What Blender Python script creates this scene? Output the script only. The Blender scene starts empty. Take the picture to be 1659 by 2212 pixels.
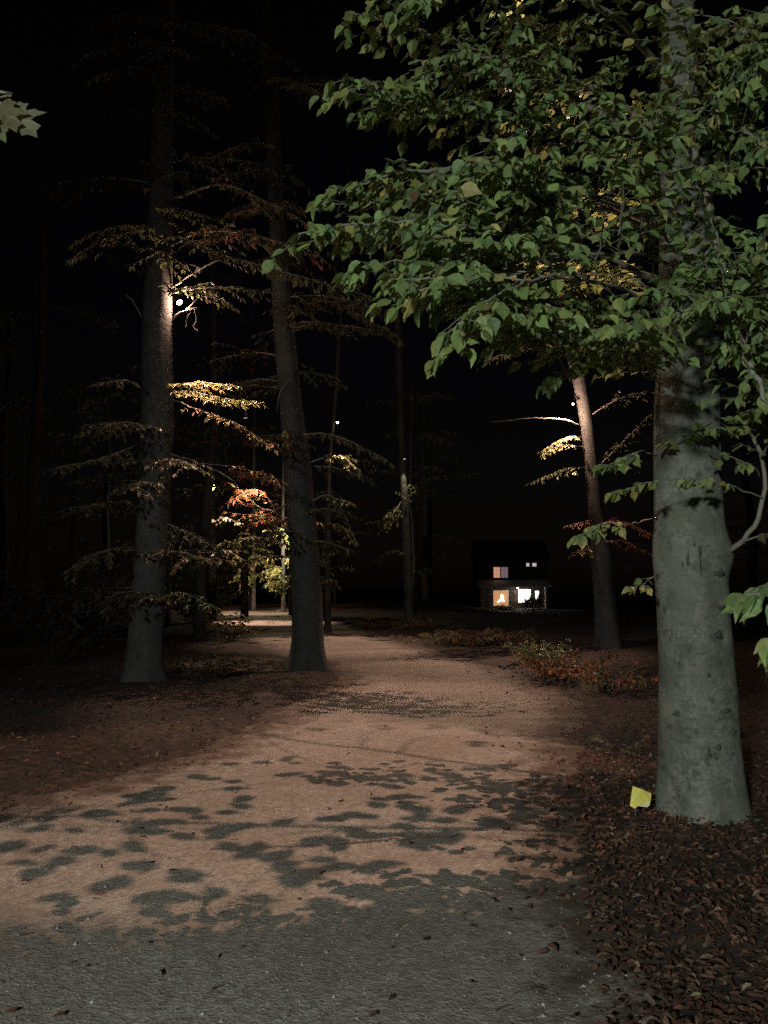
import bpy, math, numpy as np
from mathutils import Vector
from mathutils.geometry import tessellate_polygon
R = math.radians
S = bpy.context.scene
COL = S.collection
rng = np.random.default_rng(11)

# ---------------------------------------------------------------- camera maths (reading positions off the photograph)
FPX, PITCH, CAMZ = 887.0, R(4.7), 1.6
CT, ST = math.cos(PITCH), math.sin(PITCH)
KD = 768 / 1659.0
def D(u, v, d):
    a = (u * KD - 384) / FPX; b = (512 - v * KD) / FPX
    y = CT - b * ST; z = ST + b * CT
    return np.array([a / y * d, d, CAMZ + z / y * d])
def F(u, v, d): return D(u * .82292, v * .82292, d)
def G(u, v, z0=0.0):
    a = (u * KD - 384) / FPX; b = (512 - v * KD) / FPX
    y = CT - b * ST; z = ST + b * CT
    t = (z0 - CAMZ) / z
    return np.array([a * t, y * t, z0])

# ---------------------------------------------------------------- mesh helpers
class MB:
    def __init__(s): s.v = []; s.f = []; s.n = 0; s.c = []
    def add(s, v, f, c=None):
        v = np.asarray(v, float).reshape(-1, 3)
        s.v.append(v); s.f += [tuple(int(i) + s.n for i in q) for q in f]; s.n += len(v)
        if c is not None: s.c.append(c)
    def box(s, lo, hi):
        (a, b, c), (d, e, g) = lo, hi
        v = [(a,b,c),(d,b,c),(d,e,c),(a,e,c),(a,b,g),(d,b,g),(d,e,g),(a,e,g)]
        s.add(v, [(0,3,2,1),(4,5,6,7),(0,1,5,4),(1,2,6,5),(2,3,7,6),(3,0,4,7)])
    def tube(s, pts, rad, n=6, caps=True):
        pts = np.asarray(pts, float); m = len(pts)
        rad = np.broadcast_to(np.asarray(rad, float), (m,))
        tg = np.gradient(pts, axis=0); tg /= np.linalg.norm(tg, axis=1)[:, None] + 1e-9
        ref = np.array([0, 0, 1.0]) if abs(tg[0][2]) < .8 else np.array([1.0, 0, 0])
        a = np.cross(tg, ref); a /= np.linalg.norm(a, axis=1)[:, None] + 1e-9
        b = np.cross(tg, a)
        th = np.arange(n) / n * 2 * math.pi
        ring = pts[:, None] + rad[:, None, None] * (np.cos(th)[None, :, None] * a[:, None] + np.sin(th)[None, :, None] * b[:, None])
        f = [(i*n+j, i*n+(j+1) % n, (i+1)*n+(j+1) % n, (i+1)*n+j) for i in range(m-1) for j in range(n)]
        if caps: f += [tuple(range(n))[::-1], tuple((m-1)*n+j for j in range(n))]
        s.add(ring.reshape(-1, 3), f)
    def build(s, name, mat, parent=None, smooth=False, org=None):
        me = bpy.data.meshes.new(name)
        v = np.concatenate(s.v) if s.v else np.zeros((0, 3))
        if org is not None: v = v - np.asarray(org)
        me.from_pydata(v.tolist(), [], s.f)
        if s.c:
            c = np.concatenate(s.c); at = me.attributes.new('tint', 'FLOAT_COLOR', 'POINT')
            at.data.foreach_set('color', np.c_[c, np.ones(len(c))].astype(np.float32).ravel())
        if smooth: me.polygons.foreach_set('use_smooth', [True] * len(me.polygons))
        me.materials.append(mat); me.update()
        o = bpy.data.objects.new(name, me); COL.objects.link(o)
        if parent is not None: o.parent = parent
        if org is not None and parent is None: o.location = org
        return o
def tag(o, label, cat, group=None):
    o['label'] = label; o['category'] = cat
    if group: o['group'] = group
    return o
def empty(name, loc, label, cat, group=None):
    o = bpy.data.objects.new(name, None); COL.objects.link(o); o.location = loc
    o.empty_display_size = .2
    return tag(o, label, cat, group)

# ---------------------------------------------------------------- materials
def mat(name):
    m = bpy.data.materials.new(name); m.use_nodes = True
    nt = m.node_tree; return m, nt, nt.nodes['Principled BSDF']
def nd(nt, t, **k):
    n = nt.nodes.new(t)
    for a, b in k.items(): setattr(n, a, b)
    return n
def ramp(nt, fac, stops):
    r = nd(nt, 'ShaderNodeValToRGB'); e = r.color_ramp.elements
    while len(e) < len(stops): e.new(.5)
    for i, (p, c) in enumerate(stops): e[i].position = p; e[i].color = (*c, 1)
    nt.links.new(fac, r.inputs['Fac']); return r.outputs['Color']
def mapped(nt, scale, kind='Object'):
    tc = nd(nt, 'ShaderNodeTexCoord'); mp = nd(nt, 'ShaderNodeMapping')
    mp.inputs['Scale'].default_value = scale
    nt.links.new(tc.outputs[kind], mp.inputs['Vector']); return mp.outputs['Vector']
def noise(nt, vec, sc, det=5, rough=.55):
    n = nd(nt, 'ShaderNodeTexNoise'); n.inputs['Scale'].default_value = sc
    n.inputs['Detail'].default_value = det; n.inputs['Roughness'].default_value = rough
    nt.links.new(vec, n.inputs['Vector']); return n.outputs['Fac']
def mix(nt, f, a, b, mode='MIX'):
    m = nd(nt, 'ShaderNodeMix', data_type='RGBA', blend_type=mode)
    for sock, val in ((m.inputs[0], f), (m.inputs[6], a), (m.inputs[7], b)):
        if hasattr(val, 'node'): nt.links.new(val, sock)
        else: sock.default_value = val if not isinstance(val, tuple) else (*val, 1)
    return m.outputs[2]
def bump(nt, h, strength, dist, prev=None):
    b = nd(nt, 'ShaderNodeBump'); b.inputs['Strength'].default_value = strength; b.inputs['Distance'].default_value = dist
    nt.links.new(h, b.inputs['Height'])
    if prev is not None: nt.links.new(prev, b.inputs['Normal'])
    return b.outputs['Normal']
def plain(name, c, rough=.7, metal=0):
    m, nt, p = mat(name); v = mapped(nt, (1, 1, 1)); f = noise(nt, v, 9)
    nt.links.new(mix(nt, f, tuple(x*.75 for x in c), tuple(min(1, x*1.15) for x in c)), p.inputs['Base Color'])
    p.inputs['Roughness'].default_value = rough; p.inputs['Metallic'].default_value = metal
    return m
def emis(name, c, st):
    m, nt, p = mat(name); p.inputs['Base Color'].default_value = (*c, 1)
    p.inputs['Emission Color'].default_value = (*c, 1); p.inputs['Emission Strength'].default_value = st
    return m

def bark_mat(name, dark, light, moss):
    m, nt, p = mat(name)
    v = mapped(nt, (1, 1, 1)); vw = mapped(nt, (2.2, 2.2, 30))
    n1 = noise(nt, v, 3.2, 7, .62); n2 = noise(nt, v, 38, 6, .6); n3 = noise(nt, vw, 1.6, 5, .6); n4 = noise(nt, v, 1.3, 3)
    n5 = noise(nt, v, 9, 6, .7)
    c = ramp(nt, n2, [(.34, tuple(x*.5 for x in light)), (.62, light)])
    c = mix(nt, ramp(nt, n1, [(.45, (0, 0, 0)), (.58, (.85, .85, .85))]), c, moss)
    c = mix(nt, ramp(nt, n5, [(.53, (0, 0, 0)), (.66, (.8, .8, .8))]), c, dark)
    c = mix(nt, ramp(nt, n4, [(.45, (0, 0, 0)), (.75, (.35, .35, .35))]), c, tuple(min(1, x*1.35) for x in light))
    c = mix(nt, ramp(nt, n3, [(.3, (.5, .5, .5)), (.42, (0, 0, 0))]), c, dark)
    vo = nd(nt, 'ShaderNodeTexVoronoi'); vo.inputs['Scale'].default_value = 7
    nt.links.new(mapped(nt, (1, 1, .8)), vo.inputs['Vector'])
    c = mix(nt, ramp(nt, vo.outputs['Distance'], [(.1, (.75, .75, .75)), (.19, (0, 0, 0))]), c, dark)
    nt.links.new(c, p.inputs['Base Color']); p.inputs['Roughness'].default_value = .85
    b = bump(nt, n3, .6, .015); b = bump(nt, n2, .7, .01, b); b = bump(nt, n1, .5, .03, b)
    nt.links.new(b, p.inputs['Normal'])
    return m
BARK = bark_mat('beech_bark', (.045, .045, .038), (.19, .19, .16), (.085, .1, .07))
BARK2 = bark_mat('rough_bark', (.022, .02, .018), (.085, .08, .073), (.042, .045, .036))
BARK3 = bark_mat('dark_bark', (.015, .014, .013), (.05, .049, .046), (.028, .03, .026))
SCAR = bark_mat('scar_bark', (.02, .02, .017), (.065, .062, .052), (.035, .04, .03))
TWIG = plain('twig_bark', (.2, .18, .15), .8)

def leaf_mat(name, trans=.32, rough=.5):
    m, nt, p = mat(name)
    at = nd(nt, 'ShaderNodeAttribute', attribute_name='tint')
    v = mapped(nt, (1, 1, 1)); f = noise(nt, v, 55, 4)
    c = mix(nt, ramp(nt, f, [(.35, (.7, .7, .7)), (.65, (1, 1, 1))]), (0, 0, 0), at.outputs['Color'])
    nt.links.new(c, p.inputs['Base Color']); p.inputs['Roughness'].default_value = rough
    p.inputs['Specular IOR Level'].default_value = .3
    t = nd(nt, 'ShaderNodeBsdfTranslucent'); nt.links.new(mix(nt, .5, c, (.34, .4, .14), 'MIX'), t.inputs['Color'])
    ms = nd(nt, 'ShaderNodeMixShader'); ms.inputs[0].default_value = trans
    nt.links.new(p.outputs[0], ms.inputs[1]); nt.links.new(t.outputs[0], ms.inputs[2])
    nt.links.new(ms.outputs[0], nt.nodes['Material Output'].inputs['Surface'])
    return m
LEAF = leaf_mat('green_leaf')
DRY = leaf_mat('dry_leaf', .08, .75)

# ---------------------------------------------------------------- leaves
def tpl_full():
    t = np.array([0, .14, .36, .6, .8, 1]); w = np.array([0, .24, .34, .28, .12, 0])
    V = []; 
    for i in range(6): V.append((t[i], 0, -.03 if 0 < i < 5 else 0))
    for s in (1, -1):
        for i in range(1, 5): V.append((t[i], s*w[i], .035))
    V = np.array(V); V[:, 2] -= .16 * V[:, 0]**2
    Fc = []
    for k, o in ((1, 6), (-1, 10)):
        q = [(0, 1, o), (1, 2, o+1, o), (2, 3, o+2, o+1), (3, 4, o+3, o+2), (4, 5, o+3)]
        Fc += q if k < 0 else [x[::-1] for x in q]
    return V, Fc
def tpl_low():
    V = np.array([(0,0,0),(.5,0,-.05),(1,0,-.16),(.3,.24,.02),(.3,-.24,.02),(.68,.18,0),(.68,-.18,0)])
    return V, [(0,1,3),(0,4,1),(1,5,3),(1,4,6),(1,2,5),(1,6,2)]
def tpl_maple():
    a = [(0,0),(-.05,.12),(-.12,.3),(0,.34),(.08,.42),(.14,.3),(.24,.26),(.3,.42),(.42,.46),(.55,.56),(.53,.4),(.5,.3),(.54,.18),(.66,.2),(.8,.24),(.82,.1),(1,0)]
    pts = [(x, y) for x, y in a] + [(x, -y) for x, y in a[1:-1]][::-1]
    V = [(.32, 0, -.04)] + [(x, y, .03*(abs(y) > .1) - .1*x*x) for x, y in pts]
    n = len(pts)
    return np.array(V), [(0, 1+(i+1) % n, 1+i) for i in range(n)]
FULL, LOW, MAPLE = tpl_full(), tpl_low(), tpl_maple()
def put_leaves(mb, pos, dirs, nrm, size, cols, tpl):
    if len(pos) == 0: return
    V, Fc = tpl; pos = np.asarray(pos); d = np.asarray(dirs, float); n = np.asarray(nrm, float)
    d /= np.linalg.norm(d, axis=1)[:, None]
    n = n - (n*d).sum(1)[:, None]*d; n /= np.linalg.norm(n, axis=1)[:, None] + 1e-9
    s = np.cross(n, d); size = np.asarray(size)
    W = pos[:, None] + size[:, None, None]*(V[None, :, 0:1]*d[:, None] + V[None, :, 1:2]*s[:, None] + V[None, :, 2:3]*rng.uniform(-.4, 2.6, (len(pos), 1, 1))*n[:, None])
    k = len(V); base = mb.n; N = len(pos)
    mb.v.append(W.reshape(-1, 3)); mb.n += N*k
    for i in range(N):
        o = base + i*k
        mb.f += [tuple(j+o for j in q) for q in Fc]
    mb.c.append(np.repeat(np.asarray(cols), k, axis=0))
PAL = {
 'green': [(.18,.25,.09),(.21,.29,.1),(.15,.22,.1),(.24,.28,.09)],
 'ygreen': [(.28,.34,.12),(.22,.3,.11),(.36,.34,.13),(.2,.27,.1)],
 'yellow': [(.38,.3,.09),(.3,.27,.07),(.22,.22,.06),(.4,.27,.1)],
 'red': [(.34,.08,.05),(.4,.12,.06),(.26,.07,.05),(.38,.18,.08)],
 'brown': [(.13,.1,.06),(.09,.1,.055),(.15,.085,.055),(.085,.1,.055)],
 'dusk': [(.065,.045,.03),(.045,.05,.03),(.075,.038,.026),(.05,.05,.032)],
 'lamplit': [(.38,.46,.12),(.45,.5,.15),(.3,.4,.1),(.5,.5,.18)],  # leaf tones lightened, lamp light put into the colour of these layers
 'litter': [(.1,.047,.03),(.13,.065,.038),(.07,.035,.024),(.18,.12,.08),(.09,.042,.026),(.11,.045,.028),(.05,.03,.02)],
}
def pick(pal, n, var=.25):
    if isinstance(pal, str): A = np.array(PAL[pal])
    else:
        A = []
        for k, w in pal: A += [c for c in PAL[k]] * w
        A = np.array(A)
    c = A[rng.integers(0, len(A), n)] * (1 + rng.uniform(-var, var, (n, 1)))
    return c * (1 + rng.uniform(-.08, .08, (n, 3)))
def smooth_path(pts, n):
    p = np.asarray(pts, float)
    if len(p) == 2: p = np.array([p[0], (p[0]+p[1])/2, p[1]])
    q = np.vstack([2*p[0]-p[1], p, 2*p[-1]-p[-2]]); out = []
    T = np.linspace(0, len(p)-1-1e-6, n)
    for t in T:
        i = int(t); f = t-i; a, b, c, d = q[i:i+4]
        out.append(.5*((2*b)+(-a+c)*f+(2*a-5*b+4*c-d)*f*f+(-a+3*b-3*c+d)*f**3))
    return np.array(out)
UP = np.array([0, 0, 1.0])
def unit(v): return v/(np.linalg.norm(v)+1e-9)
GAPS = [(1255, 580, 175, 52), (1325, 442, 95, 36), (1240, 752, 0.1, .1)]   # openings in the near boughs
def in_gap(p):
    X, Y, Z = p[0], p[1], p[2]-CAMZ; q = Y*CT+Z*ST; a = X/q; b = (-Y*ST+Z*CT)/q
    u = (384+a*FPX)/KD; v = (512-b*FPX)/KD
    return p[1] < 5.95 and any(((u-gu)/gw)**2+((v-gv)/gh)**2 < 1 for gu, gv, gw, gh in GAPS) and rng.random() < .85
def spray(wood, fol, path, r0, twig=.45, leaf=.085, start=.25, gap=.09, droop=.45, pal='green', tpl=FULL, lgap=.55, tilt=.5, r1=.0025, flat=.25):
    """a branch: main axis, alternate side twigs in a nearly level plane, alternate leaves along each"""
    L = np.linalg.norm(np.diff(np.asarray(path), axis=0), axis=1).sum()
    n = max(6, int(L/.07)); P = smooth_path(path, n)
    P[1:-1] += rng.normal(0, .006, (n-2, 3))
    wood.tube(P, np.linspace(r0, r1, n), 6 if r0 > .008 else 4)
    if twig <= 0: return P
    tg = np.gradient(P, axis=0); pos = []; dr = []; nm = []; sz = []
    m = int(L*(1-start)/gap); side = 1
    lists = [(P[int(n*start):], .9)]
    for k in range(m):
        t = start + (1-start)*(k+rng.uniform(.2, .8))/max(m, 1)
        i = min(n-1, int(t*(n-1))); T = unit(tg[i]); sd = unit(np.cross(T, UP)) * side; side = -side
        ln = twig*(1-.55*(t-start)/(1-start))*rng.uniform(.45, 1.1)
        dd = unit(T*.65 + sd*.85 + UP*rng.normal(-.05, flat*.6))
        q = max(3, int(ln/.05)); s = np.linspace(0, 1, q)[:, None]
        tw = P[i] + dd*ln*s + UP*(-.16*ln)*s*s + T*(.12*ln)*s*s
        wood.tube(tw, np.linspace(.0024, .0011, q), 3, False)
        lists.append((tw, .15))
    for tw, st in lists:
        seg = np.linalg.norm(np.diff(tw, axis=0), axis=1).sum() if len(tw) > 1 else 0
        c = max(2, int(seg/(leaf*lgap)))
        if st > .5: c = int(c*.6)
        for j in range(c):
            f = (j+rng.uniform(.3, 1))/c*(len(tw)-1); i = min(len(tw)-2, int(f)); p = tw[i] + (tw[i+1]-tw[i])*(f-i)
            T = unit(tw[i+1]-tw[i]); sd = unit(np.cross(T, UP))*(1 if j % 2 else -1)
            d = T*.6 + sd*.75 + UP*(-abs(rng.normal(droop, .3))) + rng.normal(0, .16, 3)
            pos.append(p); dr.append(d); nm.append(UP + rng.normal(0, tilt, 3)); sz.append(leaf*rng.triangular(.45, .85, 1.4))
        pos.append(tw[-1]); dr.append(unit(tw[-1]-tw[-2]) + UP*(-droop)); nm.append(UP + rng.normal(0, tilt, 3)); sz.append(leaf)
    kp = [i for i in range(len(pos)) if not in_gap(pos[i])]
    pos, dr, nm, sz = ([q[i] for i in kp] for q in (pos, dr, nm, sz))
    put_leaves(fol, pos, dr, nm, sz, pick(pal, len(pos)), tpl)
    return P
def add_branch(tree, path, r0, **k):
    org = np.array(tree.location); w, f = MB(), MB(); P = spray(w, f, path, r0, **k)
    b = w.build('branch', TWIG if r0 < .03 else tree_bark[tree.name], tree, True, org)
    if f.n: f.build('foliage', LEAF, b, False, org)
    return P, b

# ---------------------------------------------------------------- trunks
tree_bark = {}; trunk_info = {}
def trunk(tree, prof, d, top, bark, nseg=36, bumps=(), flare=0, lean_d=0.0, step=.05, rtop=.6):
    """prof: rows (v, uLeft, uRight) of the trunk's outline, bottom row first; top: (z, x offset) it runs on to above"""
    rows = []
    for v, a, b in prof:
        p, q = D(a, v, d), D(b, v, d); rows.append((p[2], (p[0]+q[0])/2, (q[0]-p[0])/2))
    rows[0] = (min(rows[0][0], -.15), rows[0][1], rows[0][2])
    z, x, r = rows[-1]; rows.append((top[0], x+top[1], r*rtop)); rows.append((top[0]+3, x+top[1]*1.3, r*.15))
    A = np.array(rows); zs = np.concatenate([np.arange(A[0, 0], A[-2, 0], step), [A[-2, 0], A[-1, 0]]])
    X = np.interp(zs, A[:, 0], A[:, 1]); Rr = np.interp(zs, A[:, 0], A[:, 2])
    k = np.ones(9)/9; pad = lambda a: np.convolve(np.pad(a, 4, 'edge'), k, 'valid'); X, Rr = pad(X), pad(Rr)
    th = np.arange(nseg)/nseg*2*math.pi; ph = rng.uniform(0, 6, 6)
    V = []
    for z, x, r in zip(zs, X, Rr):
        f = 1 + .02*np.sin(3*th+ph[0]+z*.6) + .015*np.sin(5*th+ph[1]-z*.9) + .008*np.sin(9*th+ph[2]+z*3) + .006*np.sin(th*2+z*11+ph[3])
        if flare: f += flare*math.exp(-max(z, 0)/.22)*(.45+.55*np.sin(5*th+ph[4]))
        rr = r*f
        for (bx, bz, ba, sa, sz) in bumps:
            da = np.angle(np.exp(1j*(th-ba))); rr = rr + bx*np.exp(-(da/sa)**2-((z-bz)/sz)**2)
        V.append(np.c_[x+rr*np.cos(th), d+lean_d*z+rr*np.sin(th), np.full(nseg, z)])
    m = len(zs); mb = MB()
    mb.add(np.concatenate(V), [(i*nseg+j, i*nseg+(j+1) % nseg, (i+1)*nseg+(j+1) % nseg, (i+1)*nseg+j) for i in range(m-1) for j in range(nseg)])
    org = np.array(tree.location)
    tree_bark[tree.name] = bark; trunk_info[tree.name] = (zs, X, Rr, d)
    return mb.build('trunk', bark, tree, True, org)
def patch(tree, name, u, v, w, h, m, dep=.006, rag=.2):
    zs, X, Rr, d = trunk_info[tree.name]; q = D(u, v, d); z0 = q[2]
    r = float(np.interp(z0, zs, Rr)); x0 = float(np.interp(z0, zs, X)); s = max(-.97, min(.97, (q[0]-x0)/r)); a0 = math.asin(s)
    n = 18; V = []
    def pt(a, z, off):
        r = float(np.interp(z, zs, Rr)); x = float(np.interp(z, zs, X)); return (x+(r+off)*math.sin(a), d-(r+off)*math.cos(a), z)
    V.append(pt(a0, z0, dep*2.2))
    for sc, off in ((.6, dep*1.6), (1, -.012)):
        ph = rng.uniform(0, 6, 2)
        for i in range(n):
            t = i/n*2*math.pi; k = sc*(1+rag*math.sin(3*t+ph[0])+rag*.7*math.sin(7*t+ph[1]))
            V.append(pt(a0+w/2*k*math.cos(t)/r, z0+h/2*k*math.sin(t), off))
    Fc = [(0, 1+i, 1+(i+1) % n) for i in range(n)] + [(1+i, 1+n+i, 1+n+(i+1) % n, 1+(i+1) % n) for i in range(n)]
    mb = MB(); mb.add(V, Fc); mb.build(name, m, tree, True, np.array(tree.location))
def at(x, y): return (x, y, 0)

# ================================================================ GROUND
def nse(x, y, s=1.0):
    return (np.sin(x*1.3*s+1.1)*np.cos(y*1.7*s+.4) + .5*np.sin(x*3.1*s+y*2.3*s+2) + .3*np.sin(x*6.7*s-y*5.9*s))/1.8
Lp = [(-14, 2), (-14, 5.2), (-7, 6.3)] + [tuple(G(*p)[:2]) for p in ((0,1752),(150,1706),(300,1668),(430,1628),(520,1582),(590,1548),(650,1514),(720,1488),(735,1462),(700,1440),(640,1422),(575,1400),(520,1378),(470,1356),(452,1342),(455,1328),(480,1317))]
Rp = [tuple(G(*p)[:2]) for p in ((1560,2330),(1400,2120),(1290,1950),(1225,1820),(1205,1700),(1240,1600),(1255,1548),(1225,1506),(1150,1470),(1050,1439),(950,1410),(860,1386),(790,1362),(730,1345),(690,1330),(640,1315))]
Rp = [(3.2, -12), (2.6, 0.5)] + Rp
Lp = [(-14, -12)] + Lp
def dens(p):
    out = []
    for a, b in zip(p[:-1], p[1:]):
        n = max(2, int(math.dist(a, b)/.25)); n = min(n, 40)
        for i in range(n): t = i/n; out.append((a[0]+(b[0]-a[0])*t, a[1]+(b[1]-a[1])*t))
    return out+[p[-1]]
POLY = np.array(dens(Lp) + dens(Rp)[::-1])
jit = nse(POLY[:, 0]*2.1, POLY[:, 1]*2.1)*.09; POLY[:, 0] += jit; POLY[:, 1] += nse(POLY[:, 1]*1.7, POLY[:, 0]*2.3)*.09
def inside(x, y):
    x = np.asarray(x); y = np.asarray(y); c = np.zeros(x.shape, bool)
    a = POLY; b = np.roll(POLY, 1, axis=0)
    for (x1, y1), (x2, y2) in zip(a, b):
        k = ((y1 > y) != (y2 > y)); 
        if k.any(): c ^= k & (x < (x2-x1)*(y-y1)/(y2-y1+1e-12)+x1)
    return c
def edge_dist(x, y):
    x = np.asarray(x); y = np.asarray(y); best = np.full(x.shape, 1e9)
    for px, py in POLY: best = np.minimum(best, (x-px)**2+(y-py)**2)
    return np.sqrt(best)
def far_drop(x, y):
    s = lambda t: np.clip(t, 0, 1)**2*(3-2*np.clip(t, 0, 1))
    return -1.5*s((y-35)/60)*s((x-1)/14)
def sdist(x, y):
    return np.where(inside(x, y), 1, -1)*edge_dist(x, y)
def gz(x, y, e=None):
    x = np.asarray(x, float); y = np.asarray(y, float)
    if e is None: e = sdist(x, y)
    w = np.clip((.3-e)/.8, 0, 1); w = w*w*(3-2*w)
    return -.03+(.075+.045*nse(x*1.3, y*1.3)+.016*nse(x*5.1, y*5.7)+.012*nse(x*11, y*9))*w + far_drop(x, y)
def gaxis(lo, hi, fine_lo, fine_hi, f):
    a = list(np.arange(fine_lo, fine_hi, f)); s = f; v = fine_hi
    while v < hi: a.append(v); s *= 1.12; v += s
    a.append(hi); s = f; v = fine_lo-f; b = []
    while v > lo: b.append(v); s *= 1.12; v -= s
    b.append(lo); return np.array(b[::-1]+a)
gx = gaxis(-220, 220, -7, 7, .11); gy = gaxis(-120, 420, 2, 20, .13)
XX, YY = np.meshgrid(gx, gy); EE = sdist(XX, YY); ZZ = gz(XX, YY, EE)
nx, ny = len(gx), len(gy)
mb = MB(); mb.add(np.c_[XX.ravel(), YY.ravel(), ZZ.ravel()], [(j*nx+i, j*nx+i+1, (j+1)*nx+i+1, (j+1)*nx+i) for j in range(ny-1) for i in range(nx-1)])
m, nt, p = mat('forest_floor'); v = mapped(nt, (1, 1, 1))
vo = nd(nt, 'ShaderNodeTexVoronoi'); vo.inputs['Scale'].default_value = 14; nt.links.new(v, vo.inputs['Vector'])
sep = nd(nt, 'ShaderNodeSeparateColor'); nt.links.new(vo.outputs['Color'], sep.inputs[0])
c = ramp(nt, sep.outputs[0], [(0, (.012,.008,.006)), (.35, (.023,.013,.01)), (.65, (.038,.02,.014)), (1, (.065,.04,.027))])
n1 = noise(nt, v, 1.1, 5); c = mix(nt, ramp(nt, n1, [(.4, (0,0,0)), (.7, (.7,.7,.7))]), c, (.02, .017, .011))
nt.links.new(c, p.inputs['Base Color']); p.inputs['Roughness'].default_value = .9
b = bump(nt, vo.outputs['Distance'], .8, .03); b = bump(nt, noise(nt, v, 40, 4), .6, .01, b); nt.links.new(b, p.inputs['Normal'])
g = mb.build('ground', m, None, True); g['kind'] = 'structure'

# the drive: a sheet whose rim dips under the uneven forest floor, so its edge is ragged
mb = MB(); ok = EE > -.55; keep = ok[:-1, :-1] & ok[1:, :-1] & ok[:-1, 1:] & ok[1:, 1:]
far_ok = (EE > -1.2) & (YY > 20); keep |= far_ok[:-1, :-1] & far_ok[1:, :-1] & far_ok[:-1, 1:] & far_ok[1:, 1:]
idx = -np.ones(XX.shape, int); use = np.zeros(XX.shape, bool)
for a_, b_ in ((0, 0), (1, 0), (0, 1), (1, 1)): use[a_:ny-1+a_, b_:nx-1+b_] |= keep
idx[use] = np.arange(use.sum()); DZ = .006+.006*nse(XX*.8, YY*.8)+.03*np.clip((EE+.1)/.5, -1, 0)
J, I = np.where(keep)
mb.add(np.c_[XX[use], YY[use], DZ[use]], np.c_[idx[J, I], idx[J, I+1], idx[J+1, I+1], idx[J+1, I]].tolist(), np.repeat(np.clip(EE[use]/1.2, 0, 1)[:, None], 3, axis=1))
m, nt, p = mat('pale_gravel'); v = mapped(nt, (1, 1, 1))
vo = nd(nt, 'ShaderNodeTexVoronoi'); vo.inputs['Scale'].default_value = 62; nt.links.new(v, vo.inputs['Vector'])
vo2 = nd(nt, 'ShaderNodeTexVoronoi'); vo2.inputs['Scale'].default_value = 27; nt.links.new(v, vo2.inputs['Vector'])
sep = nd(nt, 'ShaderNodeSeparateColor'); nt.links.new(vo.outputs['Color'], sep.inputs[0])
sep2 = nd(nt, 'ShaderNodeSeparateColor'); nt.links.new(vo2.outputs['Color'], sep2.inputs[0])
c = ramp(nt, sep.outputs[0], [(0, (.13,.12,.1)), (.3, (.22,.2,.17)), (.7, (.3,.275,.24)), (1, (.42,.39,.35))])
c2 = ramp(nt, sep2.outputs[1], [(0, (.17,.14,.11)), (.6, (.3,.27,.23)), (1, (.42,.38,.34))])
c = mix(nt, .4, c, c2)
n1 = noise(nt, v, .9, 7, .65); c = mix(nt, ramp(nt, n1, [(.42, (0,0,0)), (.68, (.55,.55,.55))]), c, (.17, .12, .085))
n2 = noise(nt, v, 5, 6, .7); c = mix(nt, ramp(nt, n2, [(.55, (0,0,0)), (.75, (.5,.5,.5))]), c, (.14, .115, .085))
ea = nd(nt, 'ShaderNodeAttribute', attribute_name='tint'); sm = nd(nt, 'ShaderNodeMath', operation='ADD'); nt.links.new(ea.outputs['Fac'], sm.inputs[0])
n6 = noise(nt, v, 3.5, 8, .7); m6 = nd(nt, 'ShaderNodeMath', operation='MULTIPLY_ADD'); nt.links.new(n6, m6.inputs[0]); m6.inputs[1].default_value = 1.6; m6.inputs[2].default_value = -.8; nt.links.new(m6.outputs[0], sm.inputs[1])
c = mix(nt, ramp(nt, sm.outputs[0], [(.1, (.9,.9,.9)), (.5, (0,0,0))]), c, (.05, .032, .02))
nt.links.new(c, p.inputs['Base Color']); p.inputs['Roughness'].default_value = .85
b = bump(nt, vo.outputs['Distance'], .6, .006); b = bump(nt, vo2.outputs['Distance'], .25, .01, b)
b = bump(nt, noise(nt, v, 2.2, 5), .15, .05, b); nt.links.new(b, p.inputs['Normal'])
GRAVEL = m
g = mb.build('gravel_driveway', m); g['kind'] = 'structure'

# loose stones on the drive near the camera
mb = MB(); N = 9000
y = 2.4 + 7.5*rng.random(N)**1.35; x = rng.uniform(-.5, .5, N)*1.15*y
k = inside(x, y); x, y = x[k], y[k]; N = len(x)
sz = rng.uniform(.003, .008, N)*(1+.8*(rng.random(N) > .95)); th = rng.uniform(0, 6.28, N)
base = np.array([(1,0,0),(.2,.8,.05),(-.9,.4,0),(-.6,-.7,.02),(.4,-.8,0),(.1,.1,.75)])
W = np.empty((N, 6, 3)); co, si = np.cos(th), np.sin(th); J = rng.uniform(.75, 1.25, (N, 6))
W[:, :, 0] = x[:, None]+sz[:, None]*J*(base[:, 0]*co[:, None]-base[:, 1]*si[:, None])
W[:, :, 1] = y[:, None]+sz[:, None]*J*(base[:, 0]*si[:, None]+base[:, 1]*co[:, None])
W[:, :, 2] = (.004+.006*nse(x*.8, y*.8))[:, None]+sz[:, None]*base[:, 2]*J
mb.v.append(W.reshape(-1, 3)); mb.n = N*6
for i in range(N): o = i*6; mb.f += [(o+a, o+(a+1) % 5, o+5) for a in range(5)]
gc = np.array([(.3,.28,.25),(.34,.32,.29),(.2,.18,.16),(.38,.36,.33),(.24,.2,.17)])[rng.integers(0, 5, N)]
mb.c.append(np.repeat(gc, 6, axis=0))
ms, nt, p = mat('stone_chips'); a_ = nd(nt, 'ShaderNodeAttribute', attribute_name='tint'); nt.links.new(a_.outputs['Color'], p.inputs['Base Color']); p.inputs['Roughness'].default_value = .75
o = mb.build('loose_gravel', ms); o['kind'] = 'stuff'; o['label'] = 'loose stone chips on the gravel drive'; o['category'] = 'gravel'

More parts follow.
